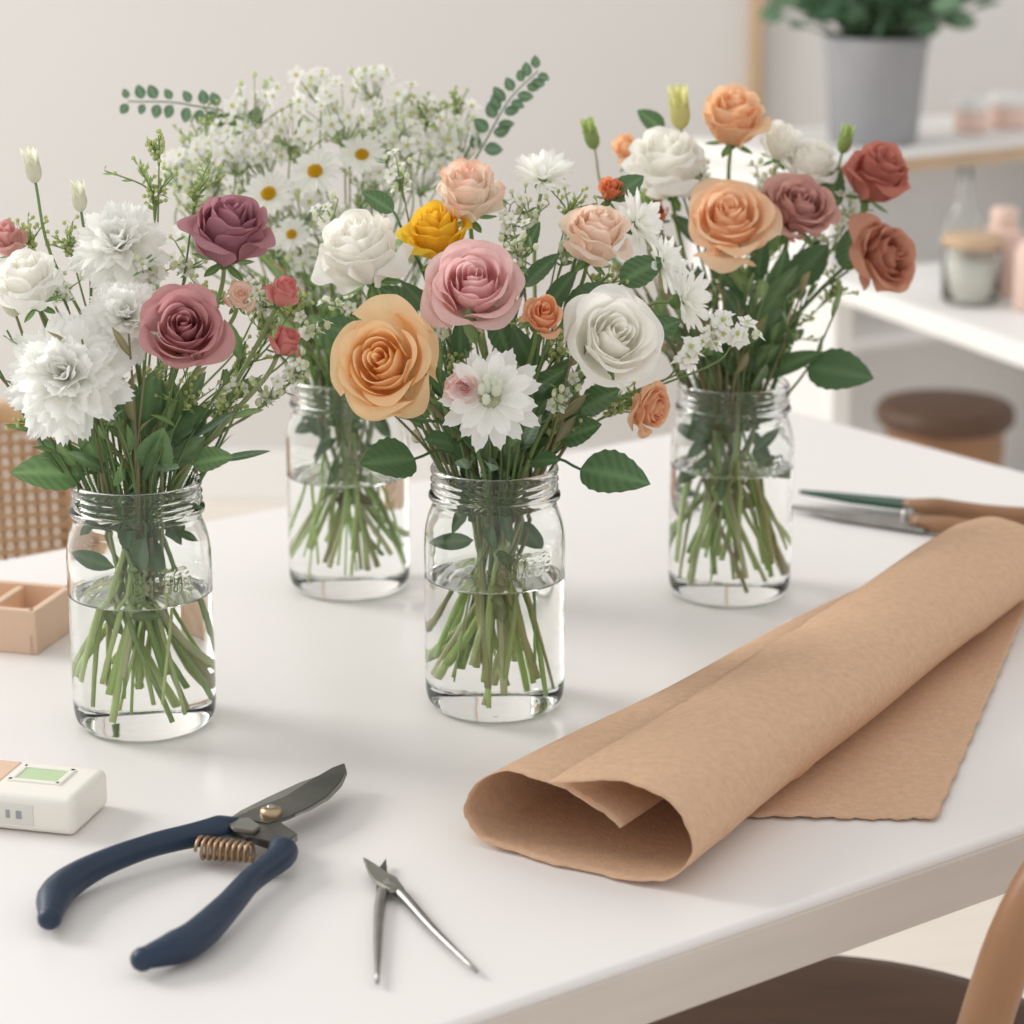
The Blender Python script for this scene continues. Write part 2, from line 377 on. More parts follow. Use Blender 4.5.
# elevation sheets of every bouquet: (sheet centre u, world x there, w reference, world z there, scale x, scale z)
SH={'A':(146,-.233,293,1.040,.000632,.00065,.20),'B':(495,-.011,300,1.028,.00065,.00066,.19),
    'C':(729,.162,230,1.033,.000746,.00076,.17),'D':(350,-.121,150,1.090,.000746,.00075,.17)}
# trailing letter: u = flower looks up (seen from the side)
L={
'A':"m1 232 233 52 0 u;m2 182 330 50 -.06;w1 28 282 42 -.03 u;m3 10 240 27 .02;c1 60 372 68 -.07;c1 120 242 54 0;c1 125 315 48 -.04;r1 285 293 24 0;r1 285 342 23 .0;r2 240 298 22 -.03;b1 38 168 18 .02;b1 83 198 16 .02;b1 8 300 20 .03;s1 160 185 30 .03;s1 200 190 25 .02;s1 165 150 14 .03;s2 265 300 20 .02;s2 300 375 20 .02;s1 30 235 20 .04;s2 190 260 20 .03;l1 42 472 34 -.02;l2 240 458 26 0;l1 150 452 30 -.04;l1 112 468 24 -.05;l1 205 460 22 -.02;s1 15 420 20 0;s2 60 290 20 0;s2 150 270 20 0;s2 270 400 16 .01;s2 225 400 16 .01;l2 90 435 26 0;l2 180 435 28 -.02;l2 210 425 26 -.01;l2 130 425 26 -.02;s1 250 360 22 .03;s1 215 300 24 .04;s1 95 420 20 -.01;s1 300 300 18 .03;s2 310 330 16 .03;s1 70 240 20 .03;l1 85 450 22 -.03;l4 165 466 24 -.06;s1 190 400 24 -.02;s1 150 390 24 -.02;s1 230 410 22 0;s1 270 330 20 .02",
'B':"w1 361 250 54 0 u;y1 437 232 42 .02 u;p1 468 190 44 .04 u;k1 474 287 57 -.05;o1 383 360 62 -.08;o2 543 315 28 -.07;k2 595 235 42 0 u;w1 614 336 56 -.06;o3 652 407 32 -.02;g1 490 393 52 -.1;c3 543 172 38 .05 u;c3 640 222 38 .03;c3 688 298 40 .02;c3 665 262 34 .04;s3 720 338 20 .02;s3 745 335 14 .02;s3 690 357 13 .0;o4 610 187 20 .06;s2 565 250 24 .02;s2 400 175 20 .08;s2 450 260 20 .03;s2 520 250 24 0;s2 430 330 20 -.02;s2 560 400 18 -.05;s2 345 305 20 .05;l3 388 457 34 -.06;l3 613 472 36 -.04;l4 490 458 28 -.08;l3 415 412 22 -.08;l3 440 438 26 -.06;l3 580 432 24 -.02;l3 590 300 28 0;l3 525 350 28 -.03;l3 420 300 24 0;s2 505 225 20 .04;l3 625 185 20 .06;s2 330 225 20 .05;l4 530 432 26 -.05;l3 500 330 30 -.02;l3 560 400 24 -.02;l3 340 330 22 .02;l3 440 380 24 -.03;l3 540 270 24 .02;s2 530 210 24 .05;l3 560 290 24 .0;s1 510 330 24 0;s1 560 350 22 0;s1 450 370 20 -.02;s1 600 280 24 .03;s1 570 200 22 .05;l3 640 270 24 .03;l3 520 400 24 -.05;l3 600 400 24 -.02;l3 545 380 24 -.04;l3 460 340 24 -.02;l3 400 300 22 .02;l3 660 330 22 .02;l3 530 240 20 .03;l3 380 200 18 .05;l4 460 458 22 -.06;l3 545 458 24 -.05;s1 590 410 24 0;s1 560 430 24 -.02;s1 440 410 22 -.02;s1 620 410 22 0",
'C':"w1 665 165 50 0 u;o5 728 222 52 -.05;o6 730 118 42 .03 u;m4 798 210 46 -.03;m5 875 175 42 .02 u;m6 885 257 46 0;w1 778 142 30 .04 u;w1 808 163 34 .03 u;b2 677 110 22 .03;b3 590 135 16 .04;b3 842 140 15 .04;o6 625 150 24 .05;b3 648 205 14 .0;o4 655 215 20 0;l3 790 325 34 -.06;l3 843 370 34 -.04;l3 740 310 26 -.02;l3 760 345 24 -.02;l3 810 265 26 0;l3 700 290 24 0;s2 820 235 20 .02;s2 760 180 20 .04;s2 700 170 20 .04;l3 850 250 22 .02;l3 830 190 22 .03;l3 730 358 22 -.04;l3 780 275 26 -.02;l3 720 270 24 0;s1 700 300 24 0;s1 750 270 24 .02;s1 840 290 22 .02;l3 690 230 22 .02;s1 780 300 22 .0;s2 850 215 18 .03;l3 760 260 24 .0;l3 740 290 24 .02;l3 700 200 22 .03;l3 650 120 16 .05;l3 700 352 22 -.04;l3 765 362 20 -.03;s1 790 335 24 0;s1 720 335 24 -.01",
'D':"d1 268 195 29 -.04;d1 315 173 29 -.04;d1 362 156 26 -.02;d1 290 235 20 -.05;u1 250 98 26 0;u1 322 80 18 .03;u1 375 78 20 .03;u1 400 112 26 .02;u1 345 110 26 0;u1 290 120 24 0;u1 235 140 26 0;u1 215 160 28 0;u1 195 195 22 0;u1 440 130 26 .03;u1 300 200 26 -.02;u1 330 215 26 -.02;u1 385 175 26 0;u1 420 160 26 .02;u1 460 135 20 .03;u1 265 150 24 0;u1 310 260 24 -.02;u1 240 225 22 0;u1 410 135 22 0;u1 300 290 22 0;f1 250 128 130 100;f1 480 150 538 70;l3 335 370 18 0;l3 385 380 18 0;u1 370 130 24 .02;u1 195 230 18 0;s1 300 300 30 0;s1 330 350 30 0;s1 270 250 30 0;s1 340 260 30 0;s1 360 200 30 .02;s1 240 190 24 .02;s1 310 320 30 0;s1 180 180 24 .02;s1 220 120 22 .02;s1 430 110 22 .02;s1 300 370 24 0;s1 260 210 26 0;s1 390 140 24 .03;s1 345 290 26 0;s1 300 150 24 .02;s1 350 140 24 .02;s1 290 340 24 0;s1 270 300 24 0;u1 180 165 18 .02;s1 200 140 24 .02;s1 190 210 24 0;s1 460 110 20 .04"}
S=srgb
COL={'m1':(S(178,114,130),S(200,148,158),None),'m2':(S(196,134,140),S(220,168,170),None),'m3':(S(205,140,138),S(228,180,172),None),
'w1':(S(254,250,238),S(255,254,250),None),'r1':(S(215,122,127),S(238,176,168),S(222,118,128)),'r2':(S(245,215,200),S(250,240,225),S(216,100,112)),
'y1':(S(240,188,44),S(253,220,82),None),'p1':(S(251,226,206),S(255,246,234),S(243,184,158)),'k1':(S(236,182,185),S(248,217,214),None),
'o1':(S(254,208,146),S(255,228,186),None),'o2':(S(226,150,106),S(244,198,160),None),'k2':(S(243,206,182),S(252,235,219),None),
'o3':(S(230,158,112),S(246,206,170),None),'o4':(S(220,128,90),S(240,162,120),None),'o5':(S(246,194,150),S(254,224,192),None),
'o6':(S(245,192,148),S(253,221,185),None),'m4':(S(192,136,128),S(220,176,166),None),'m5':(S(180,106,96),S(212,140,126),None),'m6':(S(188,122,104),S(220,164,140),None)}
DIRS={'m2':(.1,-.75,.5),'o3':(.8,-.55,-.1),'m3':(-.2,-.4,.9),'c3':(.9,-.45,.35),'m6':(.55,-.7,.3),
      'o1':(-.1,-.85,.4),'k1':(0,-.72,.65),'o5':(0,-.65,.7),'r1':(.4,-.2,.9),'m4':(.1,-.6,.7),'o2':(.1,-.7,.6)}
for key,txt in L.items():
    jx,jy=jars[key]; u0,x0,w0,z0,ku,kw,kd=SH[key]
    BQ=empty('flower_bouquet'); pet=MB(); fol=MB(); rr=random.Random(ord(key))
    mouth=np.array([jx,jy,TZ+.152+JH])
    def stem(top,axis,r=.0016,green=None,bottom=True):
        g=np.array(green if green else rr.choice([(.27,.38,.13),(.34,.44,.17),(.22,.31,.12),(.40,.47,.22),(.30,.30,.14)]))
        v=top-mouth; l=max(.03,abs(v[2]))
        mp=mouth+np.array([v[0]*.17+rr.uniform(-.012,.012),v[1]*.15+rr.uniform(-.014,.014),0])
        q=mp[:2]-mouth[:2]; ql=np.linalg.norm(q)
        if ql>.030: mp[:2]=mouth[:2]+q*.030/ql
        P=[top,top-axis*l*.25,mp+(top-mp)*.35+np.array([rr.uniform(-.008,.008),0,.01]),mp]
        if bottom:
            a=math.atan2(-q[1]+rr.uniform(-.026,.026),-q[0]+rr.uniform(-.026,.026)); rad=.038*math.sqrt(rr.uniform(.1,1))
            bt=np.array([jx+rad*math.cos(a),jy+rad*math.sin(a),TZ+.010+rr.uniform(0,.03)])
            P+=[mp*.5+bt*.5+np.array([-q[0]*.1+rr.uniform(-.007,.007),rr.uniform(-.007,.007),0]),bt]
        tube(fol,catmull(P,5),[r*.8,r*1.0,r*rr.uniform(.8,1.3)],[g*.95,g*.9,g*.9,g*1.4,g*1.9],6)
    for i,e in enumerate(txt.split(';')):
        q=e.split(); kd_=q[0]; flag=q.pop() if q[-1] in('u','s') else ''; a=[float(v) for v in q[1:]]; seed=ord(key)*100+i
        def P3(u,w,dy): 
            k=1+dy/jy
            return np.array([x0*1.0+(u-u0)*ku*k+x0*(k-1),jy+dy,z0+(w0-w)*kw-kd*dy])
        dy=a[3] if kd_!='f1' else .02
        c=P3(a[0],a[1],dy); r=a[2]*ku
        hub=mouth+np.array([0,.03,.05]); out=c-hub; out/=np.linalg.norm(out)
        n=out*.6+np.array([0,-.70,.45]); 
        if DIRS.get(kd_): n=np.array(DIRS[kd_])+out*.15
        if flag=='u': n=np.array([out[0]*.45,-.40,.88])
        n=n/np.linalg.norm(n)
        if kd_ in COL:
            ci,co,ed=COL[kd_]; small=a[2]<32
            up=kd_ in('r1','r2','m3') or small
            tall=1.25 if up else (1.30 if flag=='u' else 1.0)
            rose(pet,fol,c,n,r*1.08,ci,co,seed,big=not small,op=.80 if up else (.90 if flag=='u' else 1.0),tall=tall,edge=ed)
            stem(c-n*r*.55,n,.0018)
        elif kd_[0]=='c': mum(pet,fol,c,n,r,seed,side=kd_=='c3'); stem(c-n*r*.3,n)
        elif kd_=='g1':
            daisy(pet,fol,c,n,r*1.02,seed,cen=(.80,.82,.60),n1=15,two=True,W=.15,disc=.2)
            fr=frame(n); sx=fr[0]*np.sign(fr[0][0]); rose(pet,fol,c-sx*r*.48+fr[1]*r*.15+n*r*.10,n,r*.42,S(225,155,160),S(245,210,203),5,big=False)
            for t in range(12):
                p=c+sx*r*rr.uniform(-.2,.2)+fr[1]*r*rr.uniform(-.25,.35); pp=p+n*r*.25
                tube(fol,[p,pp],.0006,(.3,.42,.15),3)
                ball(pet,pp,.0028,(.90,.92,.80),(1,1,1.4),n=6,m=5)
            stem(c-n*r*.2,n)
        elif kd_=='d1': daisy(pet,fol,c,n,r,seed); stem(c-n*r*.2,n,.001)
        elif kd_=='u1': umbel(pet,fol,c,r*1.1,seed); stem(c-np.array([0,0,r*1.3]),np.array([0,0,1.]),.0009,(.38,.48,.22),bottom=i%2==0)
        elif kd_ in('s1','s2','s3'):
            ax=out*.7+np.array([0,0,.5]); ax/=np.linalg.norm(ax)
            sprig(pet,fol,c,r,seed,kd_,ax); stem(c-ax*r*1.2,ax,.0008,bottom=rr.random()<.2)
        elif kd_[0]=='b':
            ci,co={'b1':(S(225,228,190),S(250,248,235)),'b2':(S(205,212,120),S(243,236,175)),'b3':(S(140,168,90),S(185,203,132))}[kd_]
            n=out*.5+np.array([0,0,.7]); n/=np.linalg.norm(n); fb=frame(n,rr.random()*3)
            ball(pet,c-n*r*.2,r*.50,np.array(co)*.9,(1,1,1.5),fb,10,8)
            for k in range(5):   # pointed, slightly open bud petals
                an=k*1.2566; dd=fb[0]*math.cos(an)+fb[1]*math.sin(an)
                leaf(pet,c-n*r*.85+dd*r*.25,n+dd*.22,-dd,r*2.0,r*.42,co,ci,curl=-.10,fold=.5,nv=8,nu=5,pw=.85)
            stem(c-n*r*.8,n,.0012)
        elif kd_[0]=='l':
            g={'l1':(.19,.32,.13),'l2':(.16,.25,.15),'l3':(.10,.19,.08),'l4':(.20,.29,.20)}[kd_]
            d=c-(mouth+np.array([0,0,-.015])); d=d/np.linalg.norm(d)+np.array([0,-.1,-.25 if abs(d[0])>.03 else .1]); d/=np.linalg.norm(d)
            up=np.array([rr.uniform(-.35,.35),-.75,.6]); nar={'l1':.66,'l2':.18,'l3':.70,'l4':.42}[kd_]
            if abs(c[0]-mouth[0])<.05 and kd_ in('l3','l4') : nar*=.65
            if a[1]<400: d=d+np.array([rr.uniform(-.8,.8),-.1,rr.uniform(-.2,.2)]); d/=np.linalg.norm(d)
            leaf(fol,c-d*r,d,up,2*r*1.05,r*nar,np.array(g)*rr.uniform(.85,1.25),np.array(g)*.85,curl=rr.uniform(.0,.25),serr=.07 if kd_ in('l1','l3') else 0,nv=15,nu=7,pw=.8)
            ww=rr.uniform(-.016,.016); tube(fol,catmull([c-d*r,(c-d*r)*.6+mouth*.4+np.array([0,0,.008]),mouth+np.array([ww,rr.uniform(-.018,.018),-.01])],4),.001,g,5)
        elif kd_=='f1':
            b=P3(a[0],a[1],.02); t=P3(a[2],a[3],.02); g=(.14,.24,.14)
            Pq=catmull([mouth+np.array([0,0.01,0]),mouth*.45+b*.55+np.array([0,0,.0]),b,(b+t)/2+np.array([0,0,.008]),t],10)
            tube(fol,Pq,[.0010,.0005],g,5)
            for q_ in range(9):   # loose round eucalyptus leaflets
                f=q_/8; x_=20+f*19.5; k=int(x_); pb=Pq[k]*(1-(x_-k))+Pq[min(k+1,40)]*(x_-k)
                d=Pq[min(k+1,40)]-Pq[k-1]; d/=np.linalg.norm(d); sd=np.cross(d,np.array([0,-1,0.])); sd/=np.linalg.norm(sd)
                for sg in(-1,1):
                    Ls=(.0150-.006*f)*rr.uniform(.8,1.15); dd=sd*sg+d*rr.uniform(.2,1.0)
                    leaf(fol,pb+dd*.002+d*rr.uniform(-.002,.002),dd,np.array([.3*sg,-1,rr.uniform(-.5,.7)]),Ls,Ls*.38,g,nv=8,nu=5,pw=.85)
    # loose foliage around the neck and extra cut stems inside the glass
    for i in range(26 if key!='D' else 12):
        a=rr.random()*6.28; d=np.array([math.cos(a)*.8,math.sin(a)*.6,rr.uniform(.4,1.6)]); d/=np.linalg.norm(d); hh=rr.uniform(.0,.05)
        b=mouth+np.array([math.cos(a)*.022,math.sin(a)*.022,hh]); g=np.array(rr.choice([(.11,.20,.08),(.15,.25,.11),(.19,.29,.14)]))
        if key=='D': g=g*1.5
        leaf(fol,b,d,np.array([rr.uniform(-.5,.5),-.7,.5]),rr.uniform(.025,.060),rr.uniform(.004,.010),g,curl=rr.uniform(-.1,.35),nv=9,nu=5)
    for i in range(36):
        a=rr.random()*6.28; d=np.array([math.cos(a)*rr.uniform(.1,.7),math.sin(a)*.35,1.0]); d/=np.linalg.norm(d)
        b=mouth+np.array([math.cos(a)*.02,math.sin(a)*.02,-.03]); g=np.array(rr.choice([(.14,.22,.08),(.20,.30,.12),(.26,.23,.12),(.17,.27,.10)])); l_=rr.uniform(.08,.15)
        if key=='D': g=g*1.5
        P=catmull([b,b+d*l_*.5+rnd_dir(rr)*.006,b+d*l_+rnd_dir(rr)*.012],5); tube(fol,P,[.0013,.0007],g,5)
        for h in range(2): leaf(fol,P[6+3*h],d+rnd_dir(rr)*.9,rnd_dir(rr),rr.uniform(.014,.030),rr.uniform(.002,.006),g,nv=6,nu=3)
    for i in range(15):
        a=rr.random()*6.28; ca,sa=math.cos(a),math.sin(a); tw=rr.uniform(-1.3,1.3); wq=rr.uniform(.004,.024)
        top=np.array([jx-ca*.024,jy-sa*.024,TZ+.175+rr.uniform(0,.05)]); md=np.array([jx-ca*wq,jy-sa*wq,TZ+.126]); ro=rr.uniform(.016,.040); bt=np.array([jx+ro*math.cos(a+tw),jy+ro*math.sin(a+tw),TZ+.010+rr.uniform(0,.03)])
        g=np.array(rr.choice([(.38,.46,.19),(.46,.53,.26),(.28,.37,.15),(.52,.54,.32),(.36,.34,.18)])); P=catmull([top,md,(md+bt)/2+np.array([rr.uniform(-.007,.007),rr.uniform(-.007,.007),0]),bt],5); tube(fol,P,[.0013,rr.uniform(.0012,.0023)],[g*.7,g*.95,g*1.5],7)
        if i%2==0: leaf(fol,P[9],np.array([ca*.5,sa*.3,rr.uniform(-.8,.5)]),np.array([0,-1,.3]),.020,.0035,g*.6,nv=6,nu=3)
    for i in range(11):
        a=rr.random()*6.28; b=np.array([jx+.016*math.cos(a),jy+.016*math.sin(a),TZ+rr.uniform(.105,.155)])
        leaf(fol,b,np.array([math.cos(a)*.35,math.sin(a)*.3,rr.uniform(-1,.6)]),np.array([rr.uniform(-.5,.5),-1,.3]),.030,rr.uniform(.003,.008),(.12,.20,.09),nv=8)
    pet.obj('blooms',M_petal,BQ); fol.obj('stems_and_leaves',M_leaf,BQ)
# ---------------------------------------------------------------- kraft paper
KP=empty('kraft_paper_roll')
d2=np.array([.53,.848]); c2=np.array([.848,-.53]); O=np.array([.034,1.370])
near=[(3.2,3.0),(1,3.9),(-2,4.5),(-4.8,4.5),(-6.8,3.4),(-7.3,1.9),(-6.4,.6),(-3.5,.15),(0,.1),(3.6,.15),(6.4,.7),(7.6,2.4),(6.9,4.5),(4.5,5.5),(2.0,5.6),(-.9,5.1)]
far=[(1.5,2.2),(.6,3.2),(-1.2,3.7),(-3.0,3.5),(-4.2,2.6),(-4.4,1.6),(-3.6,.5),(-1.8,.15),(0.3,.1),(2.6,.3),(4.6,1.5),(5.6,3.2),(5.0,5.2),(3.0,6.3),(.6,6.4),(-1.9,5.4)]
kn=MB(); NA=90; V=[];pn=None
for j in range(NA):
    t=j/(NA-1)
    q=[np.array([a[0]*(1-t)+b[0]*t,a[1]*(1-t)+b[1]*t]) for a,b in zip(near,far)]
    Q=catmull(q,5); pn=len(Q)
    for i,(s_,z_) in enumerate(Q):
        w=i/(pn-1)
        off=0
        if t<.15: off=.005*math.sin(w*9)+.0012*math.sin(w*70)+.0006*math.sin(w*190)+ (-.012 if w>.9 else 0)*((w-.9)/.1)
        al=t*.61+off*(1-t/.15 if t<.15 else 0)+(.0015*math.sin(w*70) if t>.98 else 0)
        zz=z_/100*(1+.02*math.sin(t*9+w*7))+.0010*math.sin(w*38+t*5)*math.sin(t*7+w*3)*(1 if z_>.5 else 0)
        if z_>1.0: zz+=-.0018*math.exp(-((t-.42-.8*(w-.85))/.010)**2)-.0014*math.exp(-((t-.70+.9*(w-.8))/.009)**2)-.0012*math.exp(-((t-.16-.5*(w-.8))/.008)**2)
        p=O+d2*al+c2*(s_/100+.0012*math.sin(t*14+w*11))
        V.append((p[0],p[1],TZ+.0012+zz))
kn.add(V,gridfaces(pn,NA),(1,1,1)); ko=kn.obj('rolled_sheet',M_kraft,KP)
sd=ko.modifiers.new('s','SOLIDIFY'); sd.thickness=.0007; sd.offset=0
kt=MB(); V=[]
P00,P10,P11,P01=[np.array(p) for p in[(.120,1.442),(.2553,1.437),(.425,1.96),(.29,1.88)]]
nu,nv=40,60
for j in range(nv):
    v=j/(nv-1)
    for i in range(nu):
        u=i/(nu-1); p=(P00*(1-u)+P10*u)*(1-v)+(P01*(1-u)+P11*u)*v
        if j==0: p=p+np.array([0,.0012*math.sin(i*1.3)+.0008*math.sin(i*3.1)])
        if i==nu-1: p=p+np.array([.0008*math.sin(j*1.7),0])
        z=.0012+.010*max(0,u-.55)**1.5*(.3+v)+.0012*math.sin(v*11+u*4)**2
        V.append((p[0],p[1],TZ+z))
kt.add(V,gridfaces(nu,nv),(1,1,1)); o=kt.obj('loose_sheet',M_kraft,KP); sd=o.modifiers.new('s','SOLIDIFY'); sd.thickness=.0006; sd.offset=1
# ---------------------------------------------------------------- pruners
PR=empty('garden_pruners',(0.004,-.029,0))
pv=np.array([-.150,1.440]); e1=np.array([.447,.894]); e2=np.array([.894,-.447])
def loc(pts): return [tuple(pv+e1*a+e2*b) for a,b in pts]
prism('cutting_blade',loc([(-.012,.010),(.004,.015),(.02,.018),(.04,.019),(.062,.015),(.083,.008),(.094,0),(.083,-.003),(.06,-.004),(.03,-.004),(.0,-.012),(-.012,-.006)]),TZ+.0135,TZ+.0160,M_dsteel,PR)
prism('blade_bevel',loc([(.008,.0165),(.02,.0195),(.04,.0208),(.062,.0168),(.081,.0095),(.0935,.0005),(.081,.004),(.06,.009),(.035,.012),(.012,.011)]),TZ+.0140,TZ+.0155,M_steel,PR,.0004)
prism('counter_blade',loc([(-.035,-.012),(-.02,-.019),(.005,-.020),(.03,-.017),(.06,-.012),(.083,-.005),(.090,0),(.07,.001),(.04,.003),(.01,.008),(-.02,.010),(-.04,.002)]),TZ+.0095,TZ+.0130,M_steel,PR)
hn=MB()
up_=[(-.163,1.430,.013),(-.180,1.420,.013),(-.2118,1.402,.012),(-.240,1.373,.011),(-.255,1.342,.010),(-.2540,1.308,.0095)]
lo_=[(-.139,1.404,.013),(-.1354,1.387,.012),(-.1500,1.354,.011),(-.1600,1.316,.011),(-.1740,1.278,.0105),(-.1965,1.257,.0095)]
for P in(up_,lo_):
    tube(hn,catmull([(a,b,TZ+z) for a,b,z in P],8),[.0050,.0090,.0074,.0072,.0080,.0094,.0098,.0060],(1,1,1),16,flat=.95)
    e=P[-1]; ball(hn,(e[0],e[1],TZ+e[2]),.0068,(1,1,1),(1,1,.95),n=14,m=8)
hn.obj('handles',M_blue,PR)
prism('tang_plate',[(-.176,1.428),(-.160,1.446),(-.146,1.440),(-.128,1.412),(-.136,1.394),(-.150,1.404)],TZ+.0105,TZ+.0155,M_dsteel,PR)
prism('catch_lever',[(-.172,1.426),(-.158,1.431),(-.150,1.418),(-.153,1.409),(-.166,1.414)],TZ+.0157,TZ+.0180,M_steel,PR)
lathe([(0,.0205),(.004,.0203),(.0062,.019),(.0066,.017),(.0066,.013)],'pivot_bolt',M_brass,PR,32,(pv[0]+.004,pv[1]+.0,TZ))
lathe([(0,.0218),(.002,.0216),(.0024,.0205)],'pivot_pin',M_steel,PR,24,(pv[0]+.004,pv[1],TZ))
sp=MB(); a0=np.array([-.184,1.402,TZ+.011]); a1=np.array([-.152,1.394,TZ+.011]); ax=(a1-a0)/np.linalg.norm(a1-a0); s1=np.cross(ax,[0,0,1]); HP=[]
for i in range(9*14+1):
    t=i/(9*14); a=t*9*2*math.pi; HP.append(a0+(a1-a0)*t+(.0064-.0012*t)*(s1*math.cos(a)+np.array([0,0,1])*math.sin(a)))
tube(sp,HP,.0011,(1,1,1),6); sp.obj('spring',M_copper,PR)
# ---------------------------------------------------------------- small snips
SN=empty('flower_snips',(0,-.007,0)); sm=MB(); z=TZ+.0035
tube(sm,catmull([(-.0690,1.345,z+.001),(-.0728,1.325,z),(-.0722,1.28,z),(-.0695,1.220,z)],6),[.0030,.0034,.0030,.0024,.0012],(1,1,1),10)
tube(sm,catmull([(-.0700,1.343,z+.002),(-.0605,1.326,z+.001),(-.042,1.283,z),(-.0184,1.233,z)],6),[.0030,.0034,.0030,.0022,.0012],(1,1,1),10)
ball(sm,(-.0695,1.338,z+.003),.0042,(1,1,1),(1,1,.5),n=16,m=8)
sm.obj('arms',M_steel,SN)
prism('blade_1',[(-.0755,1.330),(-.0640,1.334),(-.0655,1.346),(-.0705,1.354),(-.0725,1.378),(-.0765,1.362),(-.0765,1.345)],z-.0012,z+.0018,M_dsteel,SN,.0004)
prism('blade_2',[(-.0600,1.330),(-.0680,1.328),(-.0770,1.340),(-.0810,1.352),(-.0855,1.374),(-.0780,1.364),(-.0710,1.352),(-.0650,1.345)],z+.0019,z+.0045,M_steel,SN,.0004)
# ---------------------------------------------------------------- white block
WB=empty('soap_block',(.003,0,0))
w1=np.array([-.97,.243]); dv=np.array([.27,.963]); yb=math.atan2(-.243,.97)
fc=np.array([-.2623,1.412]); ctr=fc+w1*.045+dv*.027
box('body',(ctr[0],ctr[1],TZ+.0125),(.090,.054,.024),M_cream,WB,yb,.005,5)
pc=fc+w1*.034+dv*.032; box('green_inset',(pc[0],pc[1],TZ+.0243),(.028,.018,.0012),M_greenin,WB,yb,.0004)
for k,(a,b,sx,sy) in enumerate([(.034,.021,.034,.004),(.034,.043,.034,.004),(.0185,.032,.004,.026),(.0495,.032,.004,.026)]):
    p=fc+w1*a+dv*b; box('inset_rim_%d'%(k+1),(p[0],p[1],TZ+.0247),(sx,sy,.002),M_cream,WB,yb,.0008)
p=fc+w1*.068+dv*.032; box('peach_patch',(p[0],p[1],TZ+.0245),(.026,.034,.0012),M_peach,WB,yb,.0004)
p=fc+w1*.042-dv*.0003; box('label',(p[0],p[1],TZ+.0120),(.034,.0010,.013),M_label,WB,yb,.0003)
for k in range(3):
    p=fc+w1*(.034+.007*k)-dv*.0009; box('label_mark_%d'%(k+1),(p[0],p[1],TZ+.0120),(.0035-.001*k,.0008,.005),M_pot,WB,yb,.0002)
# ---------------------------------------------------------------- compartment tray
TR=empty('compartment_tray'); fc=np.array([-.343,1.750]); w1=np.array([-.966,.26]); dv=np.array([.33,.944]); yb=math.atan2(-.26,.966)
Wd,Dp,Hh=.13,.066,.033
def tb(nm,a,b,sx,sy,h,z0=0): 
    p=fc+w1*a+dv*b; box(nm,(p[0],p[1],TZ+z0+h/2),(sx,sy,h),M_peach,TR,yb,.001)
tb('bottom',Wd/2,Dp/2,Wd,Dp,.016); tb('side_front',Wd/2,.003,Wd,.006,Hh); tb('side_back',Wd/2,Dp-.003,Wd,.006,Hh)
tb('side_right',.003,Dp/2,.006,Dp,Hh); tb('side_left',Wd-.003,Dp/2,.006,Dp,Hh); tb('divider_1',.040,Dp/2,.006,Dp,Hh-.002); tb('divider_2',.088,Dp/2,.006,Dp,Hh-.002)
# ---------------------------------------------------------------- scissors at the back right
SC=empty('florist_scissors')
def blade(nm,a,b,w,m,z0):
    a=np.array(a);b=np.array(b);d=(b-a)/np.linalg.norm(b-a);n=np.array([-d[1],d[0]])
    prism(nm,[tuple(a),tuple(a+d*.05-n*w*.8),tuple(b-n*w),tuple(b+n*w*.7),tuple(a+d*.03+n*w*.3)],z0,z0+.004,m,SC)
blade('blade_1',(.236,2.135),(.350,2.070),.014,M_steel,TZ+.003)
blade('blade_2',(.250,2.165),(.352,2.120),.016,M_dgreen,TZ+.008)
lathe([(0,.014),(.004,.0138),(.006,.012),(.006,.004)],'pivot',M_steel,SC,24,(.335,2.095,TZ))
hm=MB()
tube(hm,catmull([(.335,2.075,TZ+.009),(.37,2.052,TZ+.010),(.42,2.030,TZ+.009),(.47,2.015,TZ+.009)],5),[.005,.008,.007,.009,.006],(1,1,1),12)
tube(hm,catmull([(.335,2.118,TZ+.011),(.37,2.100,TZ+.012),(.42,2.085,TZ+.010),(.48,2.075,TZ+.009)],5),[.005,.009,.008,.009,.006],(1,1,1),12)
hm.obj('wood_handles',M_wood,SC)
# ---------------------------------------------------------------- wooden chair lower right
CH=empty('wooden_chair'); Sc=np.array([.235,1.63]); V=[];sm=MB()
prof=[(0,.452),(.17,.452),(.198,.457),(.205,.466),(.20,.474),(.185,.476),(.14,.470),(0,.467)]
for r,zz in prof:
    for k in range(64):
        a=2*math.pi*k/64; p=Sc+A*(r*math.cos(a))+Bv*(r*1.08*math.sin(a)); V.append((p[0],p[1],zz))
sm.add(V,gridfaces(64,len(prof),True),(1,1,1)); sm.obj('seat',M_dark,CH)
cm=MB(); Bc=Sc+Bv*.24
def q3(a,b,z): p=Bc+A*a+Bv*b; return (p[0],p[1],z)
hoop=[q3(-.175,-.03,.46),q3(-.192,.02,.58),q3(-.196,.05,.68),q3(-.178,.07,.775),q3(-.11,.085,.845),q3(0,.09,.87),q3(.11,.085,.845),q3(.178,.07,.775),q3(.196,.05,.68),q3(.192,.02,.58),q3(.175,-.03,.46)]
tube(cm,catmull(hoop,7),.0145,(1,1,1),14)
for a in(-.07,0,.07): tube(cm,catmull([q3(a*.8,-.035,.47),q3(a,.03,.65),q3(a,.083,.855)],5),.007,(1,1,1),8)
for sa in(-1,1):
    for sb in(-1,1):
        p0=Sc+A*.13*sa+Bv*.14*sb; p1=Sc+A*.18*sa+Bv*.19*sb
        tube(cm,[(p0[0],p0[1],.455),((p0[0]+p1[0])/2,(p0[1]+p1[1])/2,.23),(p1[0],p1[1],.002)],[.014,.017,.011],(1,1,1),12)
cm.obj('frame',M_wood,CH)
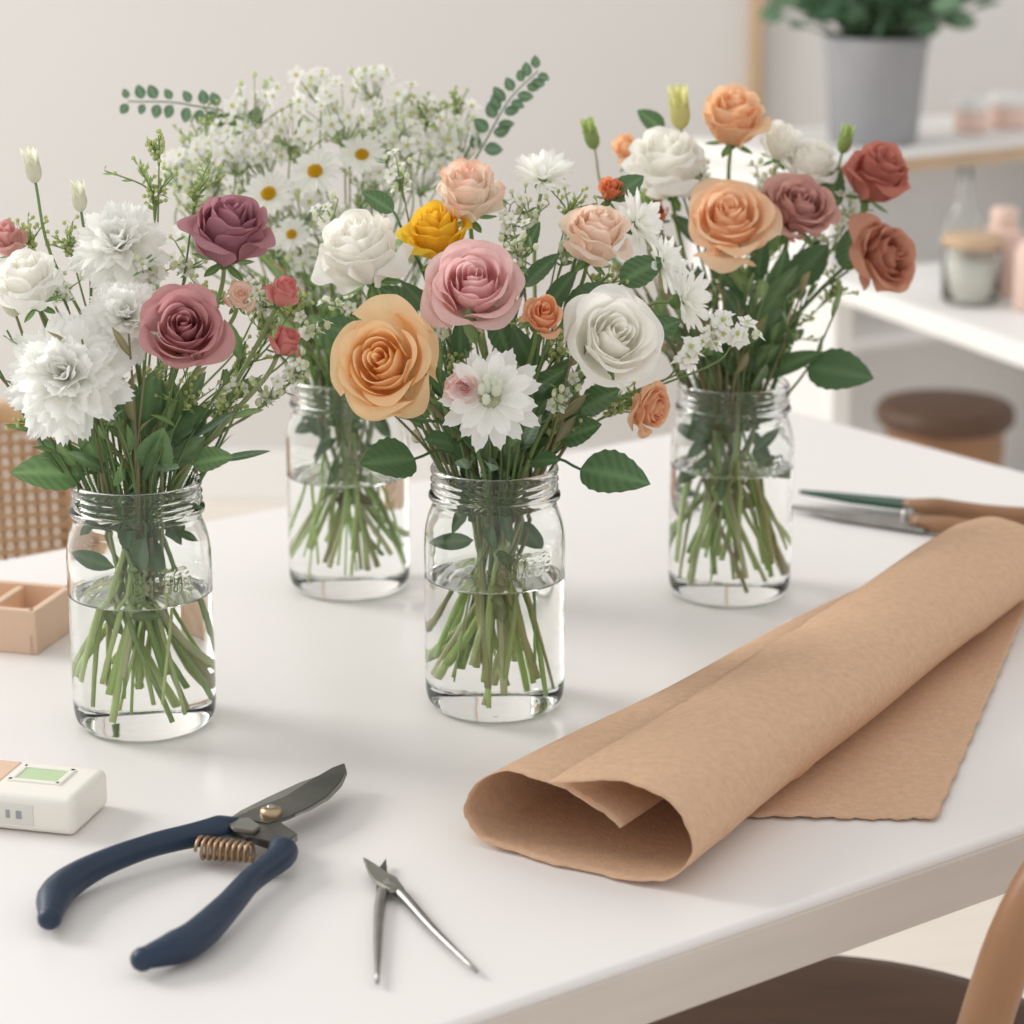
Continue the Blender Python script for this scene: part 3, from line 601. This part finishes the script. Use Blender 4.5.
# ---------------------------------------------------------------- cane chair left
CC=empty('cane_chair'); cm=MB(); cs=MB()
cx=np.array([-.68,2.62]); ax2=np.array([.97,.243]); bx=np.array([-.243,.97])
def k3(a,b,z): p=cx+ax2*a+bx*b; return np.array([p[0],p[1],z])
fr_=[k3(.20,-.06,.44),k3(.215,-.02,.55),k3(.215,.0,.64),k3(.19,.01,.695),k3(.12,.015,.715),k3(0,.02,.72),k3(-.12,.015,.715),k3(-.19,.01,.695),k3(-.215,.0,.64),k3(-.215,-.02,.55),k3(-.20,-.06,.44)]
tube(cm,catmull(fr_,6),.013,(1,1,1),10); tube(cm,catmull([k3(.205,-.05,.47),k3(0,-.045,.47),k3(-.205,-.05,.47)],4),.010,(1,1,1),8)
for i in range(33):
    a=-.2+.4*i/32; top=.712-.05*max(0,(abs(a)-.12)/.08)
    tube(cs,[k3(a,-.045,.47),k3(a,0,.6),k3(a,.01,top)],.0042,(1,1,1),4)
for i in range(19):
    zz=.48+.225*i/18; b=-.045+.055*(i/18)
    tube(cs,[k3(-.208,b,zz),k3(.208,b,zz)],.0042,(1,1,1),4)
cm.obj('frame',M_cane,CC); cs.obj('cane_weave',M_cane,CC)
p=cx-bx*.27; box('seat',(p[0],p[1],.445),(.44,.42,.03),M_cane,CC,math.atan2(.243,.97),.01,3)
for sa in(-1,1):
    for sb in(-.08,-.44):
        p=cx+ax2*.19*sa+bx*sb; box('leg',(p[0],p[1],.216),(.03,.03,.43),M_cane,CC,math.atan2(.243,.97),.004)
# ---------------------------------------------------------------- stool
ST=empty('wooden_stool',(.672,3.88,0))
lathe([(0,.442),(.08,.444),(.100,.441),(.107,.432),(.107,.415),(.100,.408),(.0,.406)],'seat',M_dark,ST,48)
lathe([(.090,.407),(.093,.37),(.090,.335),(.083,.335),(.083,.407)],'apron',M_wood,ST,48)
sm=MB()
for k in range(4):
    a=.6+k*1.5708; tube(sm,[(.075*math.cos(a),.075*math.sin(a),.405),(.10*math.cos(a),.10*math.sin(a),.002)],[.014,.010],(1,1,1),10)
sm.obj('legs',M_wood,ST)
# ---------------------------------------------------------------- display table (right background)
DT=empty('display_table'); u=np.array([.371,-.929]); w=np.array([.929,.371]); P0=np.array([.43,3.64]); Lx,Wx=.95,.5
p=P0+u*Lx/2+w*Wx/2; yd=math.atan2(-.929,.371)
box('top',(p[0],p[1],.675),(Lx,Wx,.03),M_white,DT,yd,.004); box('lower_shelf',(p[0],p[1],.25),(Lx-.06,Wx-.06,.02),M_white,DT,yd,.003)
for k,(a,b) in enumerate([(.03,.03),(Lx-.03,.03),(.03,Wx-.03),(Lx-.03,Wx-.03)]):
    q=P0+u*a+w*b; box('leg_%d'%(k+1),(q[0],q[1],.331),(.03,.03,.662),M_white,DT,yd,.003)
CJ=empty('candle_jar',(.615,3.40,.69))
lathe([(0,.001),(.034,.001),(.039,.006),(.039,.075),(.037,.08),(.035,.078),(.0362,.07),(.0362,.008),(0,.005)],'glass',M_glass,CJ,32); lathe([(0,.0052),(.034,.0075),(.0358,.010),(.0358,.06),(0,.06)],'wax',M_cream,CJ,32); lathe([(.0395,.078),(.041,.079),(.041,.092),(.038,.094),(0,.094)],'lid',M_woodlt,CJ,32)
PB=empty('pink_canister',(.667,3.46,.69)); lathe([(0,0.001),(.024,.001),(.026,.004),(.026,.085),(.022,.092),(.016,.095)],'body',M_pink,PB,32); lathe([(.017,.092),(.018,.094),(.018,.118),(.016,.120),(0,.120)],'cap',M_pink,PB,32)
WC=empty('lotion_bottle',(.690,3.36,.69)); lathe([(0,0.001),(.024,.001),(.026,.004),(.026,.075),(.018,.09),(.010,.094),(.010,.11),(0,.11)],'body',M_pink,WC,32)
TB=empty('glass_bottle',(.640,3.62,.69)); lathe([(0,0.001),(.024,.001),(.028,.005),(.028,.07),(.014,.10),(.010,.12),(.010,.15),(.012,.152),(.009,.152),(.008,.12),(.012,.099),(.0262,.069),(.0262,.006),(0,.004)],'glass',M_glass,TB,32)
# ---------------------------------------------------------------- console shelf with potted plant
CS=empty('console_shelf'); u=np.array([.822,.569]); w=np.array([-.569,.822]); P0=np.array([.493,3.978]); Lx,Wx=.85,.36; yd=math.atan2(.569,.822)
p=P0+u*Lx/2+w*Wx/2
box('top',(p[0],p[1],.785),(Lx,Wx,.03),M_white,CS,yd,.003)
q=P0+u*Lx/2-w*.003; box('front_edge',(q[0],q[1],.784),(Lx,.006,.022),M_woodlt,CS,yd,.001)
box('back_panel',(p[0]+w[0]*.15,p[1]+w[1]*.15,.42),(Lx-.04,.02,.70),M_white,CS,yd,.002); box('low_board',(p[0],p[1],.08),(Lx-.04,Wx-.02,.03),M_white,CS,yd,.002); box('mid_board',(p[0],p[1],.50),(Lx-.04,Wx-.02,.02),M_white,CS,yd,.002)
for k,a in enumerate((.02,Lx-.02)):
    q=P0+u*a+w*Wx/2; box('side_%d'%(k+1),(q[0],q[1],.385),(.025,Wx-.01,.77),M_white,CS,yd,.002)
PP=empty('potted_plant',(.592,4.225,.80)); lathe([(0,.001),(.066,.001),(.072,.006),(.083,.150),(.086,.155),(.086,.172),(.080,.174),(.078,.160),(0,.155)],'pot',M_pot,PP,48)
pm=MB(); rr=random.Random(3)
for i in range(170):
    d=rnd_dir(rr,.0); b=np.array([rr.uniform(-.05,.05),rr.uniform(-.05,.05),.155]); L1=rr.uniform(.04,.14); t=b+d*L1+np.array([0,0,.035])
    tube(pm,[b,t],.0015,(.06,.13,.05),4); leaf(pm,t,d+rnd_dir(rr)*.5,rnd_dir(rr,.2),rr.uniform(.04,.07),rr.uniform(.014,.024),rr.choice([(.10,.20,.11),(.15,.26,.15),(.07,.15,.08)]))
pm.obj('foliage',M_leaf,PP)
for i,(x,y,r,h,m) in enumerate([(.775,4.36,.028,.06,M_pink),(.85,4.42,.034,.06,M_pink)]):
    e=empty('cosmetic_pot',(x,y,.80)); lathe([(0,.001),(r*.92,.001),(r,.004),(r,h*.6),(r*.95,h*.62)],'body',m,e,32); lathe([(r*.95,h*.62),(r*1.03,h*.64),(r*1.03,h*.96),(r*.95,h),(0,h)],'lid',M_white,e,32)
# ---------------------------------------------------------------- lights
wd=bpy.data.worlds.new('world'); sc.world=wd; wd.use_nodes=True; nt=wd.node_tree; bg=nt.nodes['Background']; bg.inputs[0].default_value=(1.0,.99,.975,1); bg.inputs[1].default_value=.86
def area(name,loc,tgt,size,power,col):
    l=bpy.data.lights.new(name,'AREA'); l.energy=power; l.size=size[0]; l.shape='RECTANGLE'; l.size_y=size[1]; l.color=col
    o=bpy.data.objects.new(name,l); sc.collection.objects.link(o); o.location=loc
    o.rotation_euler=(Vector(tgt)-Vector(loc)).to_track_quat('-Z','Y').to_euler()
area('window_light',(-3.6,3.2,2.9),(0,1.8,.8),(1.8,1.6),135,(1,.985,.96))
